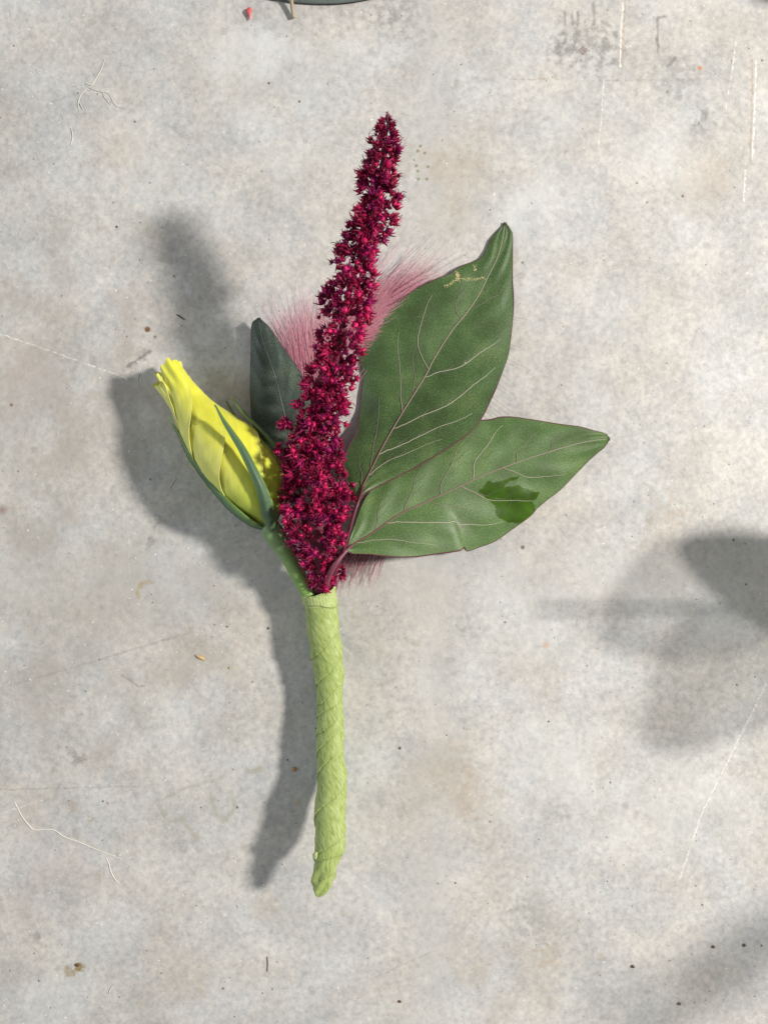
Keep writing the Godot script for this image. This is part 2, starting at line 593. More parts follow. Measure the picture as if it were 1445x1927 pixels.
func leaf(parent: Node, called: String, s: LeafShape, mat: Material, rib_col: Color, rim_col: Color, vein_col: Color, veins: Array, rib_r: Array, th := 0.30) -> MeshInstance3D:
	var vs := [-1.0, -0.97, -0.9, -0.8, -0.7, -0.6, -0.5, -0.4, -0.3, -0.2, -0.12, -0.05, 0.0, 0.05, 0.12, 0.2, 0.3, 0.4, 0.5, 0.6, 0.7, 0.8, 0.9, 0.97, 1.0]
	var top := PackedVector3Array()
	var cols := PackedColorArray()
	var rows := 90
	for i in rows:
		for v: float in vs:
			top.append(s.point(float(i) / (rows - 1), v))
			cols.append(Color.WHITE)
	var b := Build.new()
	b.sheet(top, cols, vs.size(), th * MM)
	var o := part(called, b.mesh(mat), parent)
	# midrib
	var ribm := paint(0.6)
	var r := Build.new()
	var path := PackedVector3Array()
	for i in 60:
		path.append(s.point(i / 59.0 * 0.985, 0.0) + Vector3.UP * 0.02 * MM)
	r.tube(path, taper(60, rib_r), 8, rib_col, rib_col.lerp(vein_col, 0.6))
	part("midrib", r.mesh(ribm), o)
	# margin
	var e := Build.new()
	path = PackedVector3Array()
	for i in 80:
		path.append(s.left[int(i / 79.0 * (s.left.size() - 1))])
	for i in 79:
		path.append(s.right[int((78 - i) / 79.0 * (s.right.size() - 1))])
	for k in path.size():
		path[k] -= Vector3.UP * th * 0.4 * MM
	e.tube(path, taper(path.size(), [.13, .14, .12, .15, .13]), 6, rim_col, rim_col.lerp(Color(0.05, 0.02, 0.03), 0.3))
	part("leaf_margin", e.mesh(ribm), o)
	# side veins: [t at midrib, side, t at end, v at end, width mm, strength]
	for q: Array in veins:
		var w := Build.new()
		path = PackedVector3Array()
		for i in 22:
			var f := i / 21.0
			var t: float = lerpf(q[0], q[2], pow(f, 1.25)) + 0.006 * sin(f * 11.0 + q[0] * 40.0)
			path.append(s.point(t, q[1] * q[3] * pow(f, 0.92)) + Vector3.UP * (0.055 - 0.03 * f) * MM)
		for i in 22:
			path[i] += Vector3(n_fine.get_noise_2d(i * 9.0, q[0] * 90.0), 0, n_fine.get_noise_2d(q[0] * 90.0, i * 9.0)) * 0.12 * MM
		w.tube(path, taper(22, [q[4] * 0.68, q[4] * 0.56, q[4] * 0.42, q[4] * 0.22]), 6, rib_col.lerp(vein_col, q[5] * 0.7), vein_col.lerp(Color(0.05, 0.1, 0.045), 1.0 - q[5]))
		# short branches towards the tip of the leaf
		for f: float in [0.28, 0.5, 0.72]:
			var t0: float = lerpf(q[0], q[2], pow(f, 1.25))
			var v0: float = q[3] * pow(f, 0.92)
			var br := PackedVector3Array()
			var sgn := 1.0 if f < 0.6 else -0.6
			for i in 10:
				var g := i / 9.0
				br.append(s.point(t0 + sgn * (0.055 * g + 0.03 * g * g), q[1] * clampf(v0 + 0.10 * g + 0.02 * sin(g * 9.0 + q[0] * 50.0), 0, .95)) + Vector3.UP * 0.02 * MM)
			w.tube(br, taper(10, [q[4] * 0.4, q[4] * 0.3, q[4] * 0.12]), 5, rib_col.lerp(vein_col, q[5] * 0.5).lerp(Color(0.06, 0.12, 0.05), 0.4), Color(0.06, 0.12, 0.05))
		part("vein", w.mesh(ribm), o)
	return o


func leaf_material(im: Image, origin: Vector2, rough: Image = null) -> StandardMaterial3D:
	# the picture lies in the leaf's own plane: origin is the table position (m) of its first texel
	var m := StandardMaterial3D.new()
	m.albedo_texture = ImageTexture.create_from_image(im)
	m.roughness = 0.5 if rough == null else 1.0
	if rough:
		m.roughness_texture = ImageTexture.create_from_image(rough)
	m.metallic_specular = 0.45
	var sz := im.get_size()
	m.uv1_scale = Vector3(1.0 / (sz.x * U), 1.0 / (sz.y * U), 1)
	m.uv1_offset = Vector3(-origin.x / (sz.x * U), -origin.y / (sz.y * U), 0)
	m.heightmap_enabled = true
	m.heightmap_texture = leaf_relief
	m.heightmap_scale = 0.0011
	m.backlight_enabled = true
	m.backlight = Color(0.12, 0.16, 0.05)
	return m


var leaf_relief: NoiseTexture2D


func build_leaves(b: Node) -> void:
	leaf_relief = NoiseTexture2D.new()
	leaf_relief.width = 512
	leaf_relief.height = 512
	leaf_relief.seamless = true
	var rn := FastNoiseLite.new()
	rn.seed = 77
	rn.frequency = 0.16
	rn.fractal_octaves = 2
	leaf_relief.noise = rn
	var purple := lin(.40, .16, .22)
	var vein := lin(.74, .73, .67)
	var green := Color(.28, .39, .195)
	# lower leaf, with the wet patch
	var s := LeafShape.new()
	s.noise = n_mid
	s.seed_ = 4.0
	s.arch = 0.05
	s.mid = spline(xyh([652, 1036, 660, 1027, 700, 1003, 753, 967, 809, 941, 861, 917, 913, 893, 973, 870, 1034, 850, 1082, 836, 1122, 828, 1146, 826], [11.8, 9.5, 7.0, 5.5, 4.6, 4.0, 3.6]), 120)
	s.left = spline(xyh([652, 1036, 657, 1018, 668, 988, 686, 941, 716, 902, 757, 866, 802, 834, 850, 806, 897, 792, 921, 790, 941, 785, 965, 785, 1001, 790, 1050, 798, 1094, 804, 1122, 812, 1140, 816, 1146, 826], [11.8, 9.0, 6.0, 4.2, 4.0, 4.2, 3.6]), 120)
	s.right = spline(xyh([652, 1036, 660, 1041, 696, 1043, 732, 1047, 777, 1048, 825, 1042, 866, 1036, 874, 1029, 879, 1037, 901, 1029, 929, 1019, 961, 997, 997, 971, 1009, 957, 1033, 937, 1054, 921, 1086, 888, 1114, 860, 1138, 840, 1146, 826], [11.8, 10.0, 6.0, 3.2, 2.2, 2.4, 3.6]), 120)
	# the margins run further round than the midrib, so match them by how far out they lie
	var o0 := at(640, 770, 5)
	var im := grain("lower_leaf_skin", green, .20, .22, 101, Vector2i(520, 300))
	var ro := Image.create_empty(520, 300, false, Image.FORMAT_L8)
	ro.fill(Color(.5, .5, .5))
	var wet := poly([887, 915, 897, 905, 921, 898, 941, 894, 959, 890, 953, 897, 935, 905, 933, 911, 953, 906, 973, 910, 995, 920, 995, 927, 983, 937, 989, 945, 1005, 957, 995, 969, 969, 975, 941, 973, 927, 967, 917, 953, 913, 941, 899, 929])
	for j in 300:
		for i in 520:
			var p := Vector2(i, j) * 0.9685 + Vector2(643, 773)
			var wob := Vector2(n_mid.get_noise_2d(i, j), n_mid.get_noise_2d(j, i + 300.0)) * 5.0
			var inside := 0.0
			for d: Vector2 in [Vector2(-.8, -.3), Vector2(.8, .3), Vector2(-.3, .8), Vector2(.3, -.8)]:
				inside += 0.25 if Geometry2D.is_point_in_polygon(p + wob + d, wet) else 0.0
			if inside > 0.0:
				var g := 1.0 + 0.10 * n_fine.get_noise_2d(i, j) + 0.25 * n_mid.get_noise_2d(i * 0.5, j * 0.5)
				im.set_pixel(i, j, im.get_pixel(i, j).lerp(Color(.20 * g, .315 * g, .02), inside))
				ro.set_pixel(i, j, Color(.5, .5, .5).lerp(Color(.22, .26, .26), inside))
	var leaf_b := leaf(b, "leaf", s, leaf_material(im, Vector2(o0.x, o0.z), ro), purple, purple.darkened(.2), vein,
		[[.05, 1, .30, .84, .12, .8], [.17, 1, .56, .80, .14, 1.], [.33, 1, .52, .50, .10, .5], [.46, 1, .68, .80, .12, .8], [.62, 1, .82, .75, .10, .9], [.13, -1, .24, .8, .10, .35], [.25, -1, .40, .8, .11, .35], [.38, -1, .55, .8, .12, .5], [.50, -1, .66, .82, .14, .85], [.66, -1, .76, .62, .10, .5], [.78, -1, .86, .6, .08, .4]], [.17, .15, .12, .10, .06])
	leaf_b.set_meta("label", "broad green leaf with a wet dark patch, pointing right")

	# upper large leaf
	s = LeafShape.new()
	s.noise = n_mid
	s.seed_ = 11.0
	s.arch = 0.04
	s.mid = spline(xyh([674, 944, 682, 917, 698, 884, 716, 848, 736, 812, 760, 772, 801, 706, 816, 676, 849, 624, 879, 587, 902, 553, 920, 516, 935, 486, 946, 449, 950, 419], [13.5, 9.4, 4.8, 2.6, 1.8, 1.3, 0.8, 0.4]), 120)
	s.left = spline(xyh([674, 944, 660, 933, 650, 900, 647, 872, 656, 842, 672, 811, 677, 774, 680, 744, 684, 710, 679, 684, 681, 654, 696, 624, 715, 594, 763, 557, 808, 531, 846, 516, 852, 512, 858, 507, 872, 499, 902, 488, 915, 471, 924, 449, 943, 428, 950, 419], [13.5, 7.5, 0.9, 0.5, 0.5, 1.5, 1.2, 0.6, 0.4]), 120)
	s.right = spline(xyh([674, 944, 686, 929, 708, 917, 773, 884, 825, 854, 881, 816, 905, 788, 925, 748, 935, 725, 950, 685, 958, 655, 966, 576, 964, 527, 964, 475, 963, 437, 950, 419], [13.5, 11.2, 8.8, 7.0, 4.4, 2.4, 1.3, 0.6, 0.4]), 120)
	o0 = at(630, 400, 5)
	im = grain("upper_leaf_skin", Color(.24, .34, .175), .24, .22, 202, Vector2i(380, 600))
	# dry scar near the upper margin and two pale specks
	var tan := Color(.80, .72, .54)
	for k in 60:
		var f := k / 59.0
		for q: Vector2 in [Vector2(830, 536).lerp(Vector2(853, 522), f), Vector2(852, 508).lerp(Vector2(853, 528), f), Vector2(855, 522).lerp(Vector2(902, 521), f), Vector2(883, 496).lerp(Vector2(884, 508), f) if k % 3 == 0 else Vector2(853, 515)]:
			var c := (q + Vector2(n_fine.get_noise_1d(k * 3.0), n_fine.get_noise_1d(k * 5.0 + 90)) * 6.0 - Vector2(633, 415)) / 0.9685
			im.set_pixel(clampi(int(c.x), 0, 379), clampi(int(c.y), 0, 599), tan)
			if k % 2:
				im.set_pixel(clampi(int(c.x), 0, 379), clampi(int(c.y) + 1, 0, 599), tan.darkened(.15))
	for q: Vector2 in [Vector2(865, 676), Vector2(873, 672), Vector2(868, 810), Vector2(866, 814), Vector2(818, 846)]:
		var c := (q - Vector2(633, 415)) / 0.9685
		for d: Vector2 in [Vector2.ZERO, Vector2(1, 0), Vector2(0, 1), Vector2(-1, 1)]:
			im.set_pixelv(Vector2i(c + d), Color(.84, .84, .74))
	var leaf_a := leaf(b, "leaf", s, leaf_material(im, Vector2(o0.x, o0.z)), lin(.40, .22, .24), purple.darkened(.2), vein,
		[[.10, 1, .30, .80, .11, .8], [.17, 1, .42, .85, .14, 1.], [.28, 1, .57, .88, .15, 1.], [.46, 1, .66, .80, .14, 1.], [.72, 1, .82, .75, .09, .4], [.05, -1, .16, .55, .10, .4], [.12, -1, .36, .62, .10, .35], [.33, -1, .56, .62, .12, .6], [.48, -1, .70, .70, .12, .75], [.40, -1, .55, .35, .09, .35], [.66, -1, .80, .6, .08, .35]], [.18, .16, .13, .10, .06])
	leaf_a.set_meta("label", "largest green leaf, with a dry scar near its tip")

	# small leaf on the left, its skin colour darkened for the shade over it
	s = LeafShape.new()
	s.noise = n_mid
	s.seed_ = 23.0
	s.arch = 0.10
	s.mid = spline(xyh([572, 930, 560, 880, 547, 830, 532, 765, 520, 715, 507, 676, 496, 645, 490, 618, 487, 599], [5.0, 4.4, 4.0, 3.6, 3.2, 2.8]), 120)
	s.left = spline(xyh([572, 930, 520, 885, 492, 840, 477, 800, 472, 750, 472, 700, 473, 660, 473, 625, 476, 606, 487, 599], [5.0, 3.6, 3.0, 2.6, 2.5, 2.8]), 120)
	s.right = spline(xyh([572, 930, 586, 880, 590, 830, 585, 770, 577, 724, 561, 695, 542, 667, 520, 635, 504, 613, 487, 599], [5.0, 4.4, 4.0, 3.4, 3.0, 2.8]), 120)
	o0 = at(450, 580, 3)
	im = grain("small_leaf_skin", Color(.225, .275, .245), .16, .22, 303, Vector2i(180, 380))
	var leaf_c := leaf(b, "leaf", s, leaf_material(im, Vector2(o0.x, o0.z)), lin(.34, .36, .34), lin(.30, .22, .28), lin(.46, .5, .48),
		[[.30, 1, .55, .7, .08, .3], [.30, -1, .52, .7, .08, .3], [.5, 1, .7, .7, .07, .3], [.5, -1, .7, .7, .07, .3]], [.15, .14, .12, .09, .05])
	leaf_c.set_meta("label", "small grey-green leaf behind the bud, shade painted into its dark colour")

	# leaf stalks
	var red := lin(.50, .13, .25)
	var dark := lin(.33, .12, .19)
	var st := Build.new()
	st.tube(spline(ats([Vector3(606, 1150, 4.6), Vector3(611, 1112, 7.3), Vector3(617, 1088, 10.6), Vector3(630, 1063, 12.4), Vector3(643, 1046, 12.2), Vector3(654, 1034, 11.7), Vector3(664, 1025, 10.6)]), 40), taper(40, [.85, .82, .72, .62, .55, .4, .22]), 14, red, lin(.44, .26, .32))
	part("leaf_stalk", st.mesh(paint(.45)), b)
	st = Build.new()
	st.tube(spline(ats([Vector3(610, 1150, 4.4), Vector3(616, 1112, 6.6), Vector3(628, 1080, 9.4), Vector3(645, 1040, 12.2), Vector3(657, 1000, 13.6), Vector3(666, 968, 13.9), Vector3(675, 942, 13.5), Vector3(684, 915, 11.2)]), 40), taper(40, [.6, .5, .4, .36, .34, .34, .3, .2]), 12, dark, lin(.38, .17, .22))
	part("leaf_stalk", st.mesh(paint(.45)), b)


# ------------------------------------------------------------------ the boutonniere
func build_boutonniere() -> void:
	var b := thing("boutonniere", "boutonniere of yellow bud, crimson amaranth and green leaves, stems bound in green tape", "boutonniere")
	build_tape(b)
	build_leaves(b)
	build_bud(b)
	build_spike(b)
	build_fluff(b)


func build_tape(b: Node) -> void:
	# y in the photograph, centre x, half width (px), height (mm)
	var key := [[1109, 597, 34, 5.6], [1113, 598, 34, 5.5], [1132, 602, 31.5, 5.2], [1163, 606.5, 30.5, 5.0], [1200, 611, 30, 4.8], [1235, 615, 29.5, 4.6], [1265, 618, 27.5, 4.5], [1300, 621, 24.5, 4.5], [1345, 622, 24, 4.6], [1390, 622, 24.5, 4.9], [1430, 622.5, 26, 5.3], [1473, 624, 27.5, 5.9], [1510, 623, 29, 6.7], [1546, 622, 30, 7.7], [1580, 620.5, 28.5, 8.7], [1600, 618.5, 27, 9.2], [1625, 613, 23, 9.7], [1645, 608, 20.5, 10.0], [1662, 606, 18, 10.2], [1676, 602, 13.5, 10.3], [1684, 600.5, 8, 10.3], [1688, 600, 2, 10.3]]
	var centre := PackedVector3Array()
	var info := PackedVector3Array()
	for k: Array in key:
		centre.append(at(k[1], k[0], k[3]))
		info.append(Vector3(k[2] * 0.96 * U * (1.0 - k[3] * MM / D), k[0], 0))
	var rows := 620
	var seg := 120
	# resample by photograph row, so that profile and path keep together
	var path := PackedVector3Array()
	var rad := PackedFloat32Array()
	var k := 0
	for i in rows:
		var y := lerpf(1109, 1688, float(i) / (rows - 1))
		while k < key.size() - 2 and key[k + 1][0] < y:
			k += 1
		var w: float = (y - key[k][0]) / (key[k + 1][0] - key[k][0])
		path.append(centre[k].cubic_interpolate(centre[k + 1], centre[maxi(k - 1, 0)], centre[mini(k + 2, key.size() - 1)], w))
		rad.append(lerpf(info[k].x, info[k + 1].x, smoothstep(0, 1, w) * 0.5 + w * 0.5))
	# the seams of the winding: photograph row where each crosses the top, and its slant
	var seams := [[1138, -12], [1212, 62], [1262, 74], [1306, 52], [1330, 46], [1358, 60], [1388, 70], [1425, 84], [1503, 92], [1593, 60], [1611, 26], [1650, 42]]
	var bld := Build.new()
	var light := lin(.68, .735, .50)
	var mid := lin(.58, .645, .36)
	var deep := lin(.48, .555, .26)
	for i in rows:
		var y := lerpf(1109, 1688, float(i) / (rows - 1))
		var t := (path[mini(i + 1, rows - 1)] - path[maxi(i - 1, 0)]).normalized()
		var side := t.cross(Vector3.UP).normalized()
		if side.x < 0:
			side = -side
		var up := side.cross(t).normalized()
		if up.y < 0:
			up = -up
		for j in seg:
			var a := TAU * j / seg        # 0 right, 90 deg towards the camera, 180 left
			# the winding turn this point belongs to
			var ang := wrapf(a - PI / 2, -PI, PI)
			var off := 1e9
			for q: Array in seams:
				var sy: float = q[0] + q[1] * ang / PI
				sy += 7.0 * n_mid.get_noise_2d(ang * 9.0, q[0] * 0.7)
				if y >= sy:
					off = y - sy
			# each turn overlaps the one below: a small raised edge just above its seam
			var step := 0.0
			var near := 1e9
			for q: Array in seams:
				var sy: float = q[0] + q[1] * ang / PI + 7.0 * n_mid.get_noise_2d(ang * 9.0, q[0] * 0.7)
				if sy > y:
					near = minf(near, sy - y)
			step = 0.30 * exp(-near / 26.0) - 0.12 * exp(-off / 3.0)
			var cre := n_mid.get_noise_3d(j * 5.2 + y * 1.6, y * 1.1, off * 0.02)
			var fib := n_fine.get_noise_3d(j * 1.3 + y * 0.35, y * 0.22, 4.0)
			var lump := n_big.get_noise_2d(y * 1.3, ang * 26.0)
			var r := rad[i] + (step + 0.035 * cre + 0.05 * fib + 0.50 * lump) * MM * clampf(rad[i] / (2.2 * MM), 0.1, 1.0)
			# crumpled, twisted-off end
			var endk := smoothstep(1600, 1660, y)
			r *= 1.0 - endk * (0.10 + 0.14 * sin(ang * 2.0 + y * 0.05) + 0.10 * sin(ang * 5.0 - y * 0.13))
			if y < 1116:
				r *= 1.0 + 0.02 * sin(ang * 17.0)
			if y < 1136:
				r += 0.05 * MM * sin(ang * 34.0 + 2.0 * cre)
			var p := path[i] + (side * cos(a) + up * sin(a) * lerpf(0.90, 0.70, endk)) * r
			if y < 1112:
				p += t * (0.10 * sin(ang * 2.0 + 0.6) + 0.12 * sin(ang * 5.0)) * MM
			var tone := clampf(0.5 + 0.9 * fib + 0.25 * cre, 0, 1)
			var col := deep.lerp(mid, smoothstep(0.0, 0.5, tone)).lerp(light, smoothstep(0.55, 1.0, tone) * 0.7)
			col = col.lerp(deep.darkened(.35), 0.65 * exp(-off / 2.0))  # shade of the overlap painted in along each seam
			if y < 1138:
				col = col.lerp(light, 0.45)
			bld.vert(p, col)
	for i in rows - 1:
		for j in seg:
			var p := i * seg + j
			var q := i * seg + (j + 1) % seg
			bld.quad(p, q, q + seg, p + seg)
	# rolled-in mouth at the top and closed end
	var lip := bld.v.size()
	for ring in 2:
		for j in seg:
			var c := bld.v[j].lerp(path[0], 0.08 if ring == 0 else 0.14) + (path[1] - path[0]).normalized() * (0.0 if ring == 0 else 3.0 * MM)
			bld.vert(c, mid)
	for j in seg:
		var j2 := (j + 1) % seg
		bld.quad(j2, j, lip + j, lip + j2)
		bld.quad(lip + j2, lip + j, lip + seg + j, lip + seg + j2)
	var inner := bld.vert(path[16], deep)
	var tip := bld.vert(path[rows - 1], deep)
	for j in seg:
		bld.tri(inner, lip + seg + j, lip + seg + (j + 1) % seg)
		bld.tri(tip, (rows - 1) * seg + (j + 1) % seg, (rows - 1) * seg + j)
	bld.close()
	var mt := paint(.60, .5)
	mt.rim_enabled = true
	mt.rim = 0.25
	var o := part("floral_tape", bld.mesh(mt), b)
	# loose ends of the tape
	var fl := Build.new()
	var g := PackedVector3Array()
	var gc := PackedColorArray()
	for i in 8:
		for j in 6:
			var f: float = i / 7.0
			g.append(at(589 + j * 2.2 + f * 1.0, 1606 + f * 12.0 - j * 0.9, 10.6 + 1.2 * sin(j * 0.8) - f * 0.8))
			gc.append(light)
	fl.sheet(g, gc, 6, .12 * MM)
	part("tape_end", fl.mesh(mt), o)
	fl = Build.new()
	g = PackedVector3Array()
	for i in 8:
		for j in 6:
			var f: float = i / 7.0
			g.append(at(625 + j * 1.6, 1640 + f * 16.0 + j * 0.4 - f * j * 1.5, 9.4 + 0.6 * sin(f * 2.0)))
	fl.sheet(g, gc, 6, .12 * MM)
	part("tape_end", fl.mesh(mt), o)


# ------------------------------------------------------------------ the yellow bud
var bud_c: PackedVector3Array
var bud_r: Array


func bud_frame(a: float) -> Array:
	# a: photograph pixels from the tip along the axis; gives centre, right, up, radius (m)
	var c := along([Vector2(-20, 0), Vector2(58, 0), Vector2(101, 1), Vector2(141, 5), Vector2(190, 11), Vector2(240, 14), Vector2(277, 18), Vector2(305, 18), Vector2(318, 13), Vector2(332, 4)], a)
	var r := along([Vector2(-20, 29), Vector2(0, 28), Vector2(25, 29), Vector2(58, 33.5), Vector2(80, 39), Vector2(101, 45), Vector2(141, 56), Vector2(165, 61.5), Vector2(190, 64), Vector2(215, 64), Vector2(240, 62), Vector2(260, 58), Vector2(277, 54), Vector2(293, 47), Vector2(305, 40), Vector2(318, 29), Vector2(326, 19), Vector2(332, 10)], a)
	var h := along([Vector2(-20, 6.8), Vector2(60, 7.2), Vector2(190, 8.6), Vector2(332, 9.2)], a)
	var k := 1.0 - h * MM / D
	var dir := Vector2(.551, .834)
	var perp := Vector2(.834, -.551)
	var p := Vector2(322, 708) + dir * a + perp * c
	return [at(p.x, p.y, h), Vector3(perp.x, 0, perp.y), Vector3.UP, r * U * k]


func bud_point(a: float, th: float, lift: float) -> Vector3:
	var f := bud_frame(a)
	var r: float = f[3] + lift * MM
	return f[0] + (f[1] * cos(th) + f[2] * sin(th)) * r


func build_bud(b: Node) -> void:
	var bud := Node3D.new()
	bud.name = "flower_bud"
	b.add_child(bud, true)
	bud.set_meta("label", "yellow lisianthus bud with narrow green sepals")
	var pm := paint(.55, .45)
	pm.backlight_enabled = true
	pm.backlight = Color(.5, .5, .3)
	pm.rim_enabled = true
	pm.rim = 0.2
	var yellow := lin(.86, .86, .26)
	var pale := lin(.91, .915, .56)
	var lime := lin(.70, .77, .25)
	# five petals rolled round each other; each free edge winds down the bud
	var start := [118.0, 40.0, -30.0, -108.0, -178.0]
	var ends := [4.0, -14.0, 96.0, -24.0, -8.0]
	for k in 5:
		var rows := 90
		var w := 46
		var g := PackedVector3Array()
		var gc := PackedColorArray()
		var ph := k * 1.9
		for i in rows:
			var s := float(i) / (rows - 1)
			for j in w:
				var f := float(j) / (w - 1)
				# upper end of the petal is wavy and, on one petal, cut back
				var tip: float = ends[k] + 5.0 * sin(f * 9.0 + ph) + 5.0 * absf(sin(f * 19.0 + ph * 2.0)) - 3.0
				if k == 2:
					tip += 58.0 * exp(-f * 4.0)
				var a := lerpf(tip, 331.0, s)
				var slope := 0.72 if k != 0 else 0.42
				var edge: float = start[k] + slope * minf(a, 275.0) - 14.0 + 4.0 * sin(a * 0.045 + ph)
				var th := deg_to_rad(edge + f * 158.0)
				var lift := 0.50 - 1.0 * f + 0.16 * sin(a * 0.05 + ph + f * 3.0)
				lift *= smoothstep(332, 300, a)
				# margin: thin roll outwards at the free edge, flare and ruffle near the mouth
				lift += 0.10 * exp(-f * 26.0) * (0.6 + 0.6 * sin(a * 0.11 + ph))
				var mouth := smoothstep(60, -8, a)
				lift += mouth * ((0.15 if k == 0 else 0.6) * (0.5 - f) + 0.42 * sin(th * 5.0 + ph) + 0.3 * sin(th * 11.0 + ph))
				lift += 0.20 * n_mid.get_noise_2d(th * 20.0, a * 0.28 + k * 70.0) + 0.03 * n_fine.get_noise_2d(f * 90.0, a * 0.06 + k * 31.0)
				var p := bud_point(a, th, lift)
				g.append(p)
				var vein := n_fine.get_noise_2d(f * 130.0, a * 0.03 + k * 31.0)
				var col := yellow.lerp(pale, clampf(smoothstep(50, 160, rad_to_deg(fposmod(th, TAU))) * 0.75 + 0.2 * vein, 0, 1))  # paler towards the left: cool side light put into the petal colour
				col = col.lerp(lime, smoothstep(190, 310, a) * 0.9)
				col = col.lerp(pale, 0.5 * exp(-f * 30.0))
				gc.append(col * (1.0 + 0.08 * vein + 0.10 * n_mid.get_noise_2d(a * 0.6, f * 60.0 + k * 9.0)))
		var m := Build.new()
		m.sheet(g, gc, w, .09 * MM)
		part("petal", m.mesh(pm), bud)
	# the furled heart seen in the mouth
	for k in 3:
		var g := PackedVector3Array()
		var gc := PackedColorArray()
		for i in 24:
			for j in 30:
				var f := j / 29.0
				var a := lerpf(-10.0 + k * 5.0 + 4.0 * sin(f * 11.0 + k * 2.0), 90.0, i / 23.0)
				var th := deg_to_rad(k * 125.0 + a * 0.7 + f * 200.0)
				var fr := bud_frame(a)
				g.append(bud_point(a, th, -(fr[3] as float) / MM * (0.30 + 0.17 * k) + 0.3 * (0.5 - f)))
				gc.append(yellow.lerp(lime, 0.25 * k))
		var m := Build.new()
		m.sheet(g, gc, 30, .16 * MM)
		part("petal", m.mesh(pm), bud)
	# sepals: photograph x, y, height of the keel, half width (px)
	var sg := lin(.30, .40, .30)
	var se := lin(.45, .56, .28)
	var sm := paint(.5, .45)
	for q: Array in [
			[[Vector3(512, 1000, 8.5), Vector3(478, 988, 10.6), Vector3(440, 962, 12.2), Vector3(407, 927, 12.6), Vector3(378, 887, 12.0), Vector3(353, 848, 11.0), Vector3(334, 815, 10.4), Vector3(316, 785, 10.0)], [3, 13, 13, 11, 8.5, 7, 5, 1]],
			[[Vector3(512, 1000, 11.0), Vector3(505, 965, 14.2), Vector3(494, 925, 16.4), Vector3(478, 888, 17.3), Vector3(458, 848, 17.4), Vector3(437, 815, 17.0), Vector3(420, 789, 16.4), Vector3(405, 761, 16.0)], [4, 15, 11.5, 9, 8, 6.5, 4.5, 1]],
			[[Vector3(512, 998, 8.0), Vector3(530, 950, 9.0), Vector3(540, 900, 9.6), Vector3(524, 848, 9.8), Vector3(498, 815, 9.4), Vector3(470, 787, 9.2), Vector3(452, 768, 9.0), Vector3(437, 747, 8.8)], [3, 12, 11, 8.5, 7.5, 6, 4.5, 1]],
			[[Vector3(512, 998, 6.0), Vector3(515, 940, 5.0), Vector3(500, 880, 4.6), Vector3(470, 825, 4.8), Vector3(447, 790, 5.2), Vector3(436, 770, 5.4), Vector3(427, 754, 5.6)], [3, 12, 11, 8, 6, 4, 1]],
			[[Vector3(508, 1000, 6.0), Vector3(470, 975, 3.6), Vector3(430, 930, 2.4), Vector3(395, 880, 2.0), Vector3(370, 840, 2.2), Vector3(350, 810, 2.8)], [3, 12, 11, 8, 6, 1]]]:
		var path := spline(ats(q[0]), 60)
		for i in 60:
			# keep clear of the petals
			for a in range(20, 330, 4):
				var fr := bud_frame(a)
				var away: Vector3 = path[i] - fr[0]
				var clear: float = fr[3] + 0.55 * MM * smoothstep(332, 300, a)
				if away.length() < clear and absf(away.normalized().dot(Vector3(.551, 0, .834))) < 0.12:
					path[i] = fr[0] + away.normalized() * clear
		var g := PackedVector3Array()
		var gc := PackedColorArray()
		for i in 60:
			var f: float = i / 59.0 * (q[1].size() - 1)
			var kk := mini(int(f), q[1].size() - 2)
			var half: float = lerpf(q[1][kk], q[1][kk + 1], f - kk) * U * 0.94
			var t := (path[mini(i + 1, 59)] - path[maxi(i - 1, 0)]).normalized()
			# lies against the bud: across is perpendicular to the bud's outward direction
			var out := Vector3.UP
			var best := 1e9
			for a in range(0, 332, 12):
				var c: Vector3 = bud_frame(a)[0]
				if c.distance_to(path[i]) < best:
					best = c.distance_to(path[i])
					out = (path[i] - c)
			out = (out - t * out.dot(t)).normalized()
			var across := t.cross(out).normalized()
			for j in 9:
				var v := j / 4.0 - 1.0
				g.append(path[i] + across * half * v + out * half * (0.45 * (1.0 - absf(v)) - 0.25 * v * v))
				var col := sg.lerp(se, smoothstep(.55, 1.0, absf(v)) * 0.8 + smoothstep(30, 59, i) * 0.35)
				gc.append(col * (1.0 + 0.2 * n_fine.get_noise_2d(i * 1.5, j * 2.0)))
		var m := Build.new()
		m.sheet(g, gc, 9, .35 * MM)
		part("sepal", m.mesh(sm), bud)
	# receptacle and stalk
	var st := Build.new()
	st.tube(spline(ats([Vector3(497, 972, 9.2), Vector3(504, 984, 9.1), Vector3(511, 997, 8.9), Vector3(519, 1010, 8.3), Vector3(534, 1033, 7.2), Vector3(551, 1064, 6.4), Vector3(567, 1092, 6.1), Vector3(581, 1116, 6.0), Vector3(596, 1155, 5.2)]), 60),
		taper(60, [1.0, 2.1, 2.1, 1.6, 1.5, 1.55, 1.6, 1.6, 1.5]), 20, lin(.47, .58, .42), lin(.52, .66, .32))
	part("stalk", st.mesh(paint(.45, .45)), bud)


